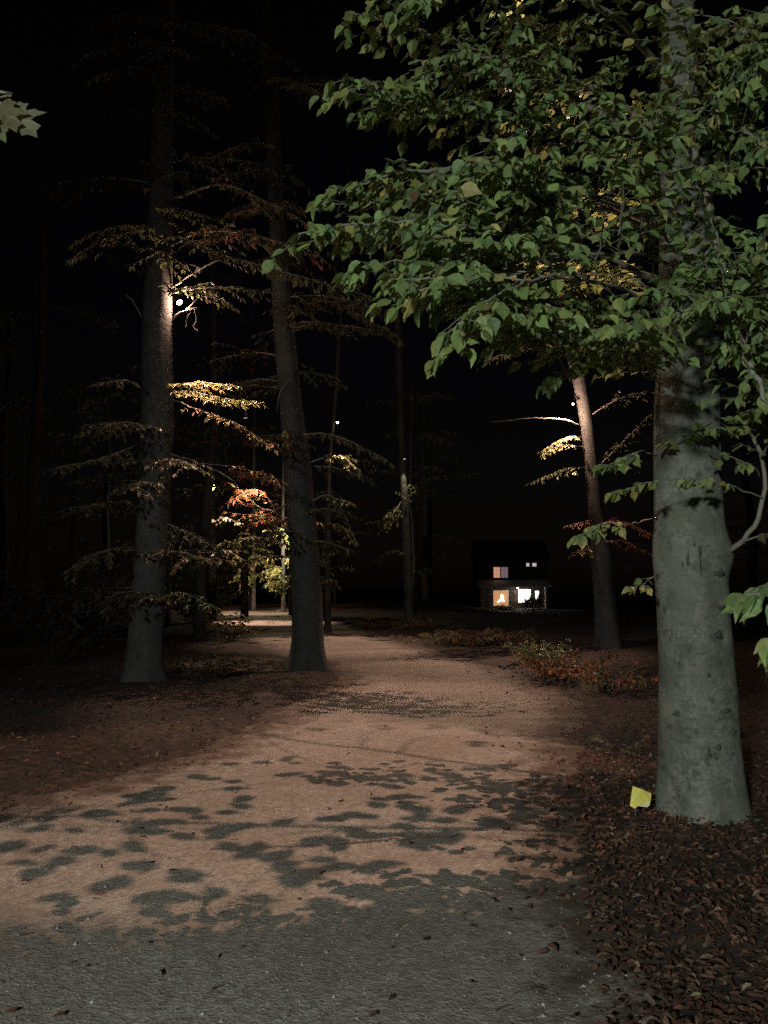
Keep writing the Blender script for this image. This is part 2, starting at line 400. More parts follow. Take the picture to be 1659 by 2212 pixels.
# fallen leaves
def litter(name, N, xf, lo, hi, size, pal, only_out=True, lift=.03, fold=True):
    y = lo+(hi-lo)*rng.random(N)**1.5; x = xf(y, N)
    k = inside(x, y); e = edge_dist(x, y)
    if only_out: keep = ~k | (e < rng.exponential(.16, N)*np.where(x > 1, 2.2, 1))
    else: keep = k
    x, y, k = x[keep], y[keep], k[keep]; N = len(x)
    z = np.maximum(np.where(k, .014, -1), gz(x, y)+.008) + rng.random(N)**2*lift
    pos = np.c_[x, y, z]; d = rng.normal(0, 1, (N, 3)); d[:, 2] *= .3
    n = np.c_[rng.normal(0, .45, N), rng.normal(0, .45, N), np.ones(N)]
    mb = MB(); put_leaves(mb, pos, d, n, rng.uniform(.6, 1.2, N)*size, pick(pal, N, .4), LOW)
    return mb
mb = litter('l', 15000, lambda y, n: rng.uniform(-.62, .62, n)*(y+1), 2.2, 17, .06, 'litter')
o = mb.build('leaf_litter', DRY); o['kind'] = 'stuff'; o['label'] = 'rusty fallen leaves covering the ground beside the drive'; o['category'] = 'fallen leaves'
mb = litter('l', 17000, lambda y, n: rng.uniform(.2, .62, n)*(y+.5), 2.2, 8.5, .043, 'litter', lift=.05)
o = mb.build('deep_leaf_litter', DRY); o['kind'] = 'stuff'; o['label'] = 'deep brown fallen leaves around the large beech'; o['category'] = 'fallen leaves'
mb = litter('l', 330, lambda y, n: rng.uniform(-.5, .5, n)*(y+1), 2.6, 14, .055, 'litter', only_out=False, lift=.006)
o = mb.build('scattered_leaves', DRY); o['kind'] = 'stuff'; o['label'] = 'single dry leaves scattered over the gravel'; o['category'] = 'fallen leaves'
# the twig lying across the drive
mb = MB(); mb.tube(smooth_path([G(u, v, .014) for u, v in ((455,1832),(600,1829),(740,1822),(860,1812),(985,1806))], 30)+rng.normal(0, .004, (30, 3)), np.linspace(.003, .007, 30), 5)
tag(mb.build('fallen_twig', plain('dead_twig', (.09,.055,.035)), None), 'long thin fallen twig lying across the gravel drive', 'twig')

# ================================================================ THE LARGE BEECH (right)
bx, bd = D(1512, 1750, 6.3)[0], 6.3
beech = empty('beech_tree', at(bx, bd), 'large smooth grey beech trunk with low green leafy boughs beside the driveway', 'tree')
prof = [(1768,1420,1618),(1700,1424,1603),(1600,1426,1594),(1500,1426,1588),(1400,1425,1580),(1300,1419,1568),(1235,1411,1562),(1180,1409,1562),(1100,1413,1556),(1000,1412,1551),(900,1411,1549),(800,1418,1553),(700,1421,1550),(550,1424,1545),(400,1426,1538),(200,1429,1512),(50,1432,1500)]
zk = D(1560, 1200, 6.3)[2]
trunk(beech, prof, bd, (11.5, -.05), BARK, 56, bumps=[(.05, zk, -.25, .45, .13), (.02, zk-.28, -.7, .4, .1), (.018, D(0,1350,6.3)[2], -1.9, .5, .25)], flare=.12, step=.03)
for u, v, w, h in ((1462,1212,.03,.2),(1485,1200,.035,.2),(1474,1228,.022,.07),(1474,1180,.02,.05),(1452,1222,.02,.08),(1487,1232,.02,.14)):
    patch(beech, 'bark_scar', u, v, w, h, SCAR, .003, .3)
for u, v, w, h in ((1463,1297,.055,.05),(1525,1368,.1,.075),(1536,1312,.1,.06),(1535,1240,.12,.07),(1445,1535,.08,.05),(1478,1545,.12,.05),(1540,1525,.12,.035),(1472,1458,.03,.03),(1502,1450,.04,.05),(1498,1610,.07,.1),(1468,1700,.07,.3),(1520,1600,.06,.05),(1560,1570,.05,.05),(1435,1560,.03,.05),(1487,1570,.06,.05)):  # branch scars on the upper trunk, plain dark patches lower down
    patch(beech, 'bark_mark', u, v, w, h, SCAR if v < 1420 else BARK2, .005, .28)

MIXG = [('green', 5), ('ygreen', 1)]
limbs = []
boughs = []
def limb(pts, r0, world=False, **k):
    w, f = MB(), MB(); P = spray(w, f, pts if world else [D(*p) for p in pts], r0, **k); limbs.append(P); boughs.append((w, f)); return P
# left-going boughs seen in the photograph
limb([(1445,330,6.0),(1200,190,5.5),(950,80,5.0),(770,30,4.8)], .03, pal=MIXG, twig=.5)
limb([(1445,420,6.0),(1250,300,5.5),(1000,240,5.0),(800,215,4.7)], .028, pal=MIXG, twig=.5)
limb([(1445,490,6.0),(1150,380,5.3),(900,370,4.8),(700,420,4.5)], .026, pal=MIXG, twig=.42)
limb([(1440,620,6.0),(1240,525,5.3),(1050,478,4.7),(850,478,4.3),(645,505,4.1)], .018, pal=MIXG, twig=.42)
limb([(1440,570,6.0),(1370,548,5.2),(1215,550,4.7),(1000,560,4.3),(850,565,4.1),(745,592,4.0)], .014, pal=MIXG, twig=.36, start=.2)
limb([(1440,690,6.0),(1330,620,4.9),(1180,600,4.2),(1040,660,3.8),(975,745,3.7)], .012, pal=[('green',4),('ygreen',2)], twig=.3, start=.3, droop=.8, leaf=.09)
limb([(1435,800,6.0),(1380,770,5.4),(1260,748,5.0),(1175,765,4.8)], .009, pal=[('ygreen',3),('yellow',2)], twig=.24, start=.25, leaf=.075)
limb([(1430,830,6.0),(1330,780,5.2),(1250,790,4.9),(1195,815,4.8)], .008, pal='ygreen', twig=.2, start=.45, leaf=.08)
limb([(1440,700,6.0),(1300,660,5.4),(1180,650,5.0),(1120,690,4.8)], .012, pal=MIXG, twig=.35, start=.2)
limb([(1450,300,6.0),(1300,200,5.8),(1100,130,5.0),(900,130,4.4)], .03, pal=MIXG, twig=.6)
limb([(1450,520,6.0),(1300,450,5.8),(1100,430,5.1),(880,420,4.6)], .025, pal=[('green',3),('brown',2)], twig=.55)
limb([(1450,180,6.0),(1300,20,5.2),(1050,-30,4.7),(880,-20,4.5)], .03, pal=MIXG, twig=.5)
# right-hand limbs
limb([(1490,140,6.2),(1560,240,5.5),(1620,290,5.1),(1700,350,4.8)], .02, pal=MIXG, twig=.35, start=.3)
limb([(1478,190,6.2),(1500,330,5.8),(1525,420,5.5),(1545,520,5.3),(1580,640,5.1),(1620,790,5.0),(1675,900,4.9)], .024, r1=.014, pal=MIXG, twig=.32, start=.35, gap=.14)
limb([(1450,540,5.95),(1560,580,5.5),(1640,630,5.2),(1720,690,5.0)], .013, pal='green', twig=.36, start=.1)
limb([(1572,1195,6.2),(1620,1150,6.0),(1648,1090,5.9),(1652,1010,5.8),(1620,930,5.7),(1590,870,5.6)], .02, pal='green', twig=0, r1=.01)
limb([(1575,1190,6.2),(1640,1155,5.9),(1720,1160,5.6)], .01, pal='brown', twig=.2, start=.6)
limb([(1527,425,5.5),(1480,385,5.5),(1400,365,5.4),(1330,352,5.3)], .008, pal=[('green',2),('brown',1)], twig=.22, start=.3, r1=.003)
limb([(1500,100,6.1),(1590,60,5.2),(1650,130,4.8)], .016, pal=MIXG, twig=.35)
limb([(1560,760,6.2),(1620,730,5.5),(1700,780,5.1)], .014, pal='green', twig=.3, start=.2)
limb([(1620,760,5.0),(1580,690,4.9),(1520,670,4.8),(1450,680,4.7)], .008, pal='green', twig=.3, start=.05)
limb([(1600,660,5.1),(1540,640,5),(1450,620,4.8),(1380,640,4.7)], .008, pal=MIXG, twig=.34, start=.05)
# low sprays by the trunk
limb([(1415,985,6.25),(1380,975,5.8),(1340,995,5.6),(1300,1005,5.5)], .006, pal='green', twig=.12, start=.35, leaf=.085)
limb([(1655,1080,5.9),(1580,1050,5.7),(1480,1035,5.5),(1390,1045,5.4),(1320,1065,5.3)], .006, pal=[('ygreen',2),('yellow',1)], twig=.16, start=.2, leaf=.07, flat=.1)
limb([(1420,1120,6.2),(1370,1130,5.9),(1300,1135,5.6),(1238,1165,5.4)], .006, pal='ygreen', twig=.15, start=.45, leaf=.08)
limb([(1420,1240,6.2),(1400,1255,6.0),(1360,1268,5.8)], .004, pal='ygreen', twig=.1, start=.3, leaf=.07)
limb([(1530,985,6.1),(1570,985,5.9),(1630,1010,5.7)], .005, pal='green', twig=.12, start=.3, leaf=.08)
# fillers, each starting on one of the boughs above
def in_poly(P, u, v):
    c = False
    for (x1, y1), (x2, y2) in zip(P, np.roll(P, 1, axis=0)):
        if (y1 > v) != (y2 > v) and u < (x2-x1)*(v-y1)/(y2-y1)+x1: c = not c
    return c
NL = len(limbs)
OWN = np.concatenate([np.full(len(P), i) for i, P in enumerate(limbs)]); ALLP = np.concatenate(limbs)
def filler(poly, count, dlo, dhi, leaf=.09, pal=MIXG, own=range(0, 12), twig=.34, gap=.085, hi=1.3, dz=.32, dirx=True, **k):
    P = np.array(poly, float); n = 0; tries = 0; sel = np.isin(OWN, list(own)); pool = ALLP[sel]; ow = OWN[sel]
    while n < count and tries < 6000:
        tries += 1
        u = rng.uniform(P[:, 0].min(), P[:, 0].max()); v = rng.uniform(P[:, 1].min(), P[:, 1].max())
        if not in_poly(P, u, v) or (1428 < u < 1515 and 120 < v < 480) or ((u-1260)/230)**2+((v-580)/85)**2 < 1 or ((u-1320)/110)**2+((v-440)/50)**2 < 1: continue
        T = D(u, v, rng.uniform(dlo, dhi)); dv = pool-T; L = np.linalg.norm(dv, axis=1)
        ok = np.where((L > .25) & (L < hi) & (np.abs(dv[:, 2]) < dz) & ((dv[:, 0] > .1*L) | (not dirx)))[0]
        if len(ok) == 0: continue
        q = ok[rng.integers(0, len(ok))]; s = pool[q]; mid = (s+T)/2+np.array([0, 0, .05*np.linalg.norm(s-T)])
        w, f = boughs[ow[q]]; spray(w, f, [s, mid, T], .006, pal=pal, twig=twig, leaf=leaf, start=.15, gap=gap, **k); n += 1
filler([(760,-20),(1430,-20),(1430,330),(800,330),(740,180)], 21, 3.7, 5.3)
filler([(820,330),(1430,330),(1430,470),(700,440)], 18, 4.0, 5.4)
filler([(640,470),(1430,470),(1430,560),(700,545)], 14, 3.9, 5.2)
filler([(760,560),(1430,560),(1400,700),(1200,690),(930,680)], 24, 3.7, 5.2, pal=[('green',4),('ygreen',2)])
filler([(1180,650),(1430,650),(1430,760),(1230,740)], 8, 4.4, 5.4, pal=[('green',4),('ygreen',2)])
filler([(1440,-20),(1700,-20),(1700,520),(1440,520)], 20, 4.4, 5.7, own=range(12, NL), dirx=False, dz=.5)
filler([(1400,520),(1700,520),(1700,730),(1560,660),(1400,660)], 18, 4.4, 5.3, own=range(12, NL), dirx=False, dz=.5)
filler([(1620,740),(1700,740),(1700,960),(1650,900)], 5, 4.6, 5.4, own=range(12, NL), dirx=False, dz=.5)
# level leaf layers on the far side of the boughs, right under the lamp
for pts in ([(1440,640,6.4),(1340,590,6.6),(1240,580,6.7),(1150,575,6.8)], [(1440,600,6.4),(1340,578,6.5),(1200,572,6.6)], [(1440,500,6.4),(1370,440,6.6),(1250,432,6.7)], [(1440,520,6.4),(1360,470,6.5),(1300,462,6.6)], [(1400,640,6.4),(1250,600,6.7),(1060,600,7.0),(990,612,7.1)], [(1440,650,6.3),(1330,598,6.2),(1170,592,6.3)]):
    limb(pts, .008, pal='lamplit', twig=.45, start=.2, gap=.09, leaf=.085, droop=.05, tilt=.15, flat=.04)
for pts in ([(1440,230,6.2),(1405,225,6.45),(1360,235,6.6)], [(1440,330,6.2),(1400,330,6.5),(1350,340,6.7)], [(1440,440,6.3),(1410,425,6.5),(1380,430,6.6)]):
    limb(pts, .006, pal='lamplit', twig=.3, start=.05, gap=.08, leaf=.085, droop=.1, tilt=.2, flat=.05)
# high boughs above the frame: leaf clusters added where they cast shadow blobs on the drive
LAMP1 = np.array([bx-.56, bd+.15, 8.3]); high = []
for e in ((.2,6.5,6.9),(.5,7.4,6.9),(1.0,7.9,6.8),(1.0,5.7,6.8)):
    s_ = np.array([bx-.1, bd, 6.6]); e = np.array(e)
    high.append((len(limbs), limb([s_, (s_+e)/2+np.array([0, 0, .2]), e], .006, world=True, twig=0, r1=.004)))
HP = np.concatenate([p for _, p in high]); HO = np.concatenate([np.full(len(p), i) for i, p in high])
for (u, v) in ((520,1665),(600,1690),(690,1655),(770,1690),(370,1740),(440,1745),(350,1790),(250,1800),(160,1760),(100,1790),(480,1790),(600,1805),(720,1810),(200,1860),(400,1860),(600,1850),(690,1860),(820,1700),(860,1740),(790,1755),(900,1780),(1010,1755),(1100,1760),(930,1665),(1050,1660),(1000,1690),(820,1800),(1060,1800),(1160,1805),(700,1560),(850,1572),(960,1590),(1060,1570),(780,1520),(640,1545),(900,1560),(450,1915),(560,1890),(330,1940),(1080,1700),(1150,1700),(760,1930),(980,1930),(1060,1950),(1250,1760),(60,1830),(280,1740),(30,1900),(250,1980),(600,1975),(830,1960)):
    g_ = G(u, v); z = rng.uniform(6.2, 6.6) if g_[1] < 9.5 else rng.uniform(7.1, 7.3)
    T = LAMP1+(g_-LAMP1)*(8.3-z)/8.3; L = np.linalg.norm(HP-T, axis=1); q = int(np.argmin(L)); s_ = HP[q]; w, f = boughs[HO[q]]
    w.tube(smooth_path([s_, (s_+T)/2+UP*.08, T], 8), np.linspace(.003, .0015, 8), 4)
    k = rng.integers(3, 7); off = np.c_[rng.normal(0, .07, k), rng.normal(0, .05, k), rng.normal(0, .03, k)]; dd = rng.normal(0, 1, (k, 3)); dd[:, 2] = -.25
    put_leaves(f, T+off, dd, UP+rng.normal(0, .25, (k, 3)), rng.uniform(.045, .075, k)*(1 if z < 6.65 else .7), pick(MIXG, k), FULL)
for w, f in boughs:
    o_ = np.array(beech.location); b = w.build('branch', TWIG, beech, True, o_)
    if f.n: f.build('foliage', LEAF, b, False, o_)

# ================================================================ OTHER TREES
FT = dict(tpl=LOW)
lx, ld = D(310, 1480, 14.6)[0], 14.6
left = empty('roadside_tree', at(lx, ld), 'tall straight grey trunk on the left with a warm lamp fixed high on its side', 'tree')
trunk(left, [(1490,262,362),(1440,272,348),(1300,283,356),(1100,298,366),(900,308,376),(700,308,371),(500,318,372),(300,326,373),(0,335,376)], ld, (16, .1), BARK2, 40, flare=.25, step=.05)
LB = [('ygreen', 1), ('yellow', 3)]
for pts, r, kw in [
  ([(365,838,14.5),(410,828,14.2),(460,828,14.0),(510,833,13.5)], .02, dict(pal='yellow', twig=.4, gap=.07, start=.1, leaf=.1, flat=.08, droop=.15)),
  ([(368,842,14.5),(430,850,14.0),(490,862,13.6),(560,868,13.4)], .02, dict(pal='yellow', twig=.45, gap=.07, start=.1, leaf=.1, flat=.08, droop=.15)),
  ([(368,860,14.5),(440,890,13.8),(510,915,13.3),(590,965,13.0)], .015, dict(pal=[('yellow',1),('red',1)], twig=.4, gap=.12, start=.2, leaf=.1, flat=.1, droop=.2)),
  ([(305,840,14.5),(270,822,14.0),(200,830,13.6)], .015, dict(pal='brown', twig=.5, start=.2, leaf=.1, gap=.12)),
  ([(305,540,14.6),(230,520,14),(150,560,13.5)], .02, dict(pal='brown', twig=.7, start=.2, leaf=.11, gap=.12)),
  ([(372,530,14.6),(440,500,14),(560,510,13.4),(700,560,12.8)], .025, dict(pal=[('brown',2),('red',1)], twig=.7, start=.2, leaf=.11, gap=.12)),
  ([(372,430,14.6),(480,400,13.8),(600,450,13),(720,520,12.4)], .025, dict(pal=[('brown',3),('red',1)], twig=.7, start=.3, leaf=.11, gap=.15)),
  ([(372,620,14.6),(480,560,13.8),(620,590,13),(800,640,12.2)], .02, dict(pal='brown', twig=.7, start=.3, leaf=.11, gap=.14)),
  ([(360,1130,14.5),(400,1150,14),(460,1180,13.4)], .015, dict(pal='brown', twig=.5, start=.2, leaf=.1, gap=.12)),
  ([(365,980,14.5),(430,1000,14),(500,1035,13.6),(512,1060,13.4),(522,1095,13.3)], .01, dict(pal='brown', twig=0, r1=.006)),
  ([(430,1000,14),(520,1010,13.6),(600,1035,13.4)], .006, dict(pal='red', twig=.3, start=.4, leaf=.09)),
  ([(290,1180,14.5),(230,1190,13.6),(150,1230,13)], .015, dict(pal='brown', twig=.6, start=.1, leaf=.1, gap=.12)),
  ([(300,960,14.5),(220,990,13.6),(120,1010,13)], .015, dict(pal='brown', twig=.6, start=.1, leaf=.1, gap=.12)),
  ([(350,1290,14.4),(390,1280,13.8),(460,1310,13.4)], .01, dict(pal=[('brown',1),('ygreen',1)], twig=.45, start=.1, leaf=.09, gap=.1)),
  ([(372,690,14.6),(390,675,14.6),(412,668,14.6),(432,664,14.7)], .022, dict(pal='brown', twig=0, r1=.008)),
  ([(400,672,14.6),(418,655,14.8),(428,640,15)], .012, dict(twig=0, r1=.005)),
  ([(420,667,14.5),(424,690,15.0),(418,706,15.1),(428,716,15.1)], .008, dict(twig=0, r1=.005)),
  ([(412,668,14.5),(405,690,15.0),(400,708,15.1)], .006, dict(twig=0, r1=.004)),
  ([(310,690,14.5),(290,655,14.2),(270,635,14.1)], .018, dict(twig=0, r1=.006)),
]:
    add_branch(left, [D(*q) for q in pts], r, **{**FT, **kw})

mx, md = D(665, 1445, 16.7)[0], 16.7
midt = empty('leaning_tree', at(mx, md), 'dark tapering trunk leaning left where it stands against the lit bend of the drive', 'tree')
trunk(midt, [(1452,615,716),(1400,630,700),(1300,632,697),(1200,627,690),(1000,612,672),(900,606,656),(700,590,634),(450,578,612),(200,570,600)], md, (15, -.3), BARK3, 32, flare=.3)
for pts, r, kw in [
  ([(620,1060,16.6),(560,1030,17),(500,1015,17.4)], .015, dict(pal='red', twig=.5, start=.2, leaf=.11, gap=.12)),
  ([(620,1090,16.6),(570,1100,16.4),(500,1045,16.2)], .015, dict(pal='red', twig=.6, start=.05, leaf=.12, gap=.1)),
  ([(625,1130,16.6),(580,1115,16.2),(510,1110,15.8)], .015, dict(pal='red', twig=.5, start=.05, leaf=.12, gap=.1)),
  ([(625,1150,16.6),(560,1060,16.2),(500,1080,15.8)], .015, dict(pal='red', twig=.5, start=.15, leaf=.12, gap=.12)),
  ([(630,1180,16.6),(560,1160,16.5),(490,1170,16.5)], .015, dict(pal='brown', twig=.6, start=.15, leaf=.12, gap=.12)),
  ([(668,1000,16.6),(720,985,16.5),(775,1020,16.4)], .015, dict(pal=[('ygreen',1),('brown',1)], twig=.5, start=.2, leaf=.11, gap=.15)),
  ([(675,1080,16.6),(720,1075,16.5),(770,1170,16.4)], .015, dict(pal='brown', twig=.5, start=.2, leaf=.11, gap=.15)),
  ([(640,800,16.7),(605,850,16.2),(598,890,16.0)], .012, dict(pal='brown', twig=0)),
  ([(600,700,16.7),(700,650,16),(850,720,15.4)], .02, dict(pal='brown', twig=.8, start=.2, leaf=.12, gap=.14)),
  ([(600,560,16.7),(520,500,16),(430,520,15.4)], .02, dict(pal=[('brown',2),('red',1)], twig=.8, start=.2, leaf=.12, gap=.14)),
  ([(640,940,16.7),(720,940,16),(830,990,15.4)], .02, dict(pal='brown', twig=.6, start=.2, leaf=.12, gap=.14)),
]:
    add_branch(midt, [D(*q) for q in pts], r, **{**FT, **kw})

w, f = MB(), MB(); o_ = np.array(midt.location); w.tube([D(632,948,16.3), D(624,952,16.0), D(617,956,15.8)], .006, 4)
put_leaves(f, [D(617,952,15.8)]*3, [(-.1,-.2,.9), (.2,-.4,-1), (-.7,-.3,.4)], [(0,-1,.1)]*3, [.2,.22,.15], pick('yellow', 3), FULL); b_ = w.build('branch', TWIG, midt, True, o_); f.build('foliage', LEAF, b_, False, o_)
def cloud(tree, tpts, region, n, d, pal, leaf=.12, L=1.0):
    for a in range(n):
        u = rng.uniform(region[0], region[2]); v = rng.uniform(region[1], region[3]); T = D(u, v, d+rng.uniform(-2.2, .5))
        q = D(np.interp(v, *tpts), v-rng.uniform(-10, 30), d)
        add_branch(tree, [q, (q+T)/2+UP*.1, T], .014, pal=pal, twig=.8*L, leaf=leaf, start=.2, gap=.13, tpl=LOW, droop=.35)
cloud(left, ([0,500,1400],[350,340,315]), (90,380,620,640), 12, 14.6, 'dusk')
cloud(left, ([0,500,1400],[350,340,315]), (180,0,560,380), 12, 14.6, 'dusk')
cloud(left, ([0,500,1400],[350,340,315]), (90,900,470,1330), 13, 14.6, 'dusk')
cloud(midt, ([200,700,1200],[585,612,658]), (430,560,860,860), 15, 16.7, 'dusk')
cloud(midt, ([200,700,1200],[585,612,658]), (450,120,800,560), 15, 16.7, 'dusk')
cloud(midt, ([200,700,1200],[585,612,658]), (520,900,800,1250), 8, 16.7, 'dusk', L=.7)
rx, rd = D(1312, 1400, 22.5)[0], 22.5
t3 = empty('slender_tree', at(rx, rd), 'slim trunk tilting left beyond the beech, lit warm near its top, with yellow sprays', 'tree')
trunk(t3, [(1410,1283,1345),(1340,1286,1334),(1200,1278,1324),(1100,1271,1302),(1000,1263,1291),(920,1254,1282),(860,1244,1272),(800,1232,1262),(700,1205,1238),(560,1170,1200)], rd, (17, -.6), BARK2, 32, flare=.25)
for pts, r, kw in [
  ([(1252,918,22.4),(1215,906,22.2),(1150,903,22),(1060,912,22)], .02, dict(twig=0, r1=.008)),
  ([(1256,945,22.4),(1225,945,22),(1168,975,21.6)], .015, dict(pal='yellow', twig=.4, gap=.1, start=.2, leaf=.12, flat=.1, droop=.15)),
  ([(1260,965,22.4),(1215,962,22),(1170,985,21.6)], .015, dict(pal='yellow', twig=.35, gap=.1, start=.2, leaf=.12, flat=.1, droop=.15)),
  ([(1264,1010,22.4),(1220,1015,22),(1155,1040,21.6)], .015, dict(pal=[('yellow',1),('ygreen',2)], twig=.5, gap=.12, start=.2, leaf=.12)),
  ([(1275,1125,22.3),(1250,1130,21.8),(1232,1135,21.6)], .015, dict(pal='red', twig=.4, gap=.1, start=.1, leaf=.12)),
  ([(1300,1130,22.3),(1345,1128,22),(1400,1150,21.6)], .015, dict(pal='red', twig=.6, gap=.1, start=.1, leaf=.12)),
  ([(1300,1170,22.3),(1350,1170,22),(1385,1190,21.6)], .015, dict(pal='red', twig=.5, gap=.12, start=.1, leaf=.12)),
  ([(1278,1180,22.3),(1260,1185,22),(1240,1195,21.6)], .012, dict(pal=[('red',1),('yellow',1)], twig=.4, gap=.1, start=.1, leaf=.12)),
  ([(1290,1010,22.5),(1340,960,22),(1400,900,21.6)], .015, dict(pal='brown', twig=.6, gap=.15, start=.2, leaf=.12)),
  ([(1270,900,22.5),(1340,860,22),(1420,840,21.6)], .015, dict(pal='brown', twig=.6, gap=.15, start=.2, leaf=.12)),
  ([(1240,780,22.5),(1160,740,22),(1050,780,21.6)], .02, dict(pal='brown', twig=.8, gap=.15, start=.2, leaf=.12)),
]:
    add_branch(t3, [D(*q) for q in pts], r, **{**FT, **kw})

def small_tree(name, label, cat, u0, v0, d, prof, top, brs, bark=BARK2, group=None):
    t = empty(name, at(D(u0, v0, d)[0], d), label, cat, group)
    trunk(t, prof, d, top, bark, 16, flare=.15, step=.2)
    for pts, r, kw in brs: add_branch(t, [D(*q) for q in pts], r, **{**FT, **kw})
    return t
small_tree('distant_tree', 'thin pale distant trunk with a lit patch between the bend and the house', 'tree', 882, 1340, 34,
  [(1345,876,896),(1200,872,890),(1100,868,884),(1010,863,877),(700,850,866)], (16, 0), [
  ([(866,1085,34),(850,1110,33.5),(830,1140,33)], .02, dict(pal=[('ygreen',1),('yellow',1)], twig=.6, gap=.14, start=.1, leaf=.16)),
  ([(880,1090,34),(895,1050,33.5),(940,1030,33)], .02, dict(pal='brown', twig=.8, gap=.2, start=.1, leaf=.16)),
  ([(880,1200,34),(850,1190,33.5),(810,1210,33)], .02, dict(pal='brown', twig=.8, gap=.2, start=.1, leaf=.16))])
small_tree('young_tree', 'young reddish stem just right of the leaning trunk with a lamp near its top', 'tree', 705, 1330, 30,
  [(1340,700,716),(1200,702,714),(1000,706,714),(900,718,726),(700,730,738)], (14, .2), [
  ([(706,1000,30),(735,985,29.5),(770,1010,29)], .02, dict(pal=[('yellow',1),('ygreen',1)], twig=.6, gap=.16, start=.1, leaf=.15)),
  ([(706,1080,30),(735,1078,29.5),(765,1090,29)], .02, dict(pal='ygreen', twig=.5, gap=.16, start=.1, leaf=.15)),
  ([(706,1130,30),(735,1135,29.5),(765,1172,29)], .02, dict(pal=[('brown',1),('yellow',1)], twig=.6, gap=.16, start=.1, leaf=.15)),
  ([(706,1210,30),(698,1195,29.5),(690,1215,29)], .02, dict(pal='ygreen', twig=.5, gap=.2, start=.1, leaf=.15)),
  ([(706,1260,30),(715,1250,29.5),(722,1275,29)], .02, dict(pal='yellow', twig=.4, gap=.2, start=.1, leaf=.15))])
for i, (u, d, lab) in enumerate(((612, 52, 'slim stem among lit yellow green leaves at the far end of the drive'), (548, 56, 'far stem at the left of the glowing leaf patch by the drive end'), (628, 47, 'far sapling whose pale leaves show against the leaning trunk'))):
    bs = []
    for k in range(17):
        s = rng.choice([-1, 1]); v = rng.uniform(1150, 1270); L = rng.uniform(15, 38)
        bs.append(([(u, v, d), (u+s*L*.5, v-6, d-.3), (u+s*L, v+rng.uniform(-8, 12), d-rng.uniform(0, 1.5))], .02, dict(pal=[('ygreen',2),('yellow',2)], twig=1.0, gap=.22, start=.1, leaf=.26)))
    small_tree('sapling', lab, 'tree', u, 1315, d, [(1322,u-5,u+5),(1200,u-4,u+4),(1050,u-3,u+3)], (11, 0), bs)
for (u, d, vb, r, vt, lab) in ((458, 40, 1330, 8, 1000, 'faint dark trunk rising left of the red lit leaves'), (528, 44, 1325, 7, 1050, 'dark slim trunk between the red leaves and the drive end')):
    small_tree('dark_tree', lab, 'tree', u, vb, d, [(vb+12,u-r-2,u+r+2),(1150,u-r,u+r),(vt,u-r*.8,u+r*.8)], (15, 0),
      [([(u,v,d),(u+s*30,v-12,d-.5),(u+s*60,v+5,d-1)], .03, dict(pal='brown', twig=1.2, gap=.3, start=.1, leaf=.2)) for v in (1060, 1130, 1200) for s in (-1, 1)])

# dark woodland standing behind: whole trees, copied
def wood_tree(name, h, r, seed, pal):
    t = bpy.data.objects.new(name, None); COL.objects.link(t)
    zs = np.linspace(-.2, h, 14); mb = MB(); P = np.c_[np.cumsum(rng.normal(0, .07, 14)), np.cumsum(rng.normal(0, .07, 14)), zs]
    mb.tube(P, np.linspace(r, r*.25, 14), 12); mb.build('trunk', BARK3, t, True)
    for k in range(11):
        z = rng.uniform(1.5, h-1); a = rng.uniform(0, 6.28); L = rng.uniform(1.5, 3.2); i = np.interp(z, zs, range(14)); s = P[int(i)]
        s = np.array([s[0], s[1], z]); e = s+np.array([math.cos(a)*L, math.sin(a)*L, rng.uniform(-.3, .6)])
        w, f = MB(), MB(); spray(w, f, [s, (s+e)/2+UP*.2, e], .03, twig=1.3, leaf=.19, start=.2, gap=.22, pal=pal, tpl=LOW, lgap=.9)
        b = w.build('branch', BARK3, t, True); f.build('foliage', LEAF, b)
    return t
protos = [wood_tree('woodland_tree', 13, .22, 1, 'brown'), wood_tree('woodland_tree', 14, .28, 2, [('green', 2), ('brown', 1)]), wood_tree('woodland_tree', 11, .16, 3, [('brown', 2), ('red', 1)])]
def copy_tree(o, parent=None):
    c = o.copy(); COL.objects.link(c)
    if parent is not None: c.parent = parent
    for ch in list(o.children): copy_tree(ch, c)
    return c
spots = [(-15,27),(-10,25),(-5.5,27),(-13.5,31),(-9,36),(-15,22),(-19,38),(-14,45),(-3,44),(1.5,48),(3,62),(20,52),(24,70),(15,34),(11.8,29),(-24,58),(-10,66),(-4,74),(29,95),(5,98),(-18,74),(-28,80)]
left_n = 0
for i, (x, y) in enumerate(spots):
    o = protos[i] if i < 3 else copy_tree(protos[i % 3])
    o.location = (x, y, float(far_drop(x, y))); o.rotation_euler = (0, 0, rng.uniform(0, 6.28)); s = rng.uniform(.85, 1.25); o.scale = (s, s, s)
    tag(o, 'unlit dark tree standing in the black woodland behind the lit trees', 'tree', 'dark woodland trees in the background')

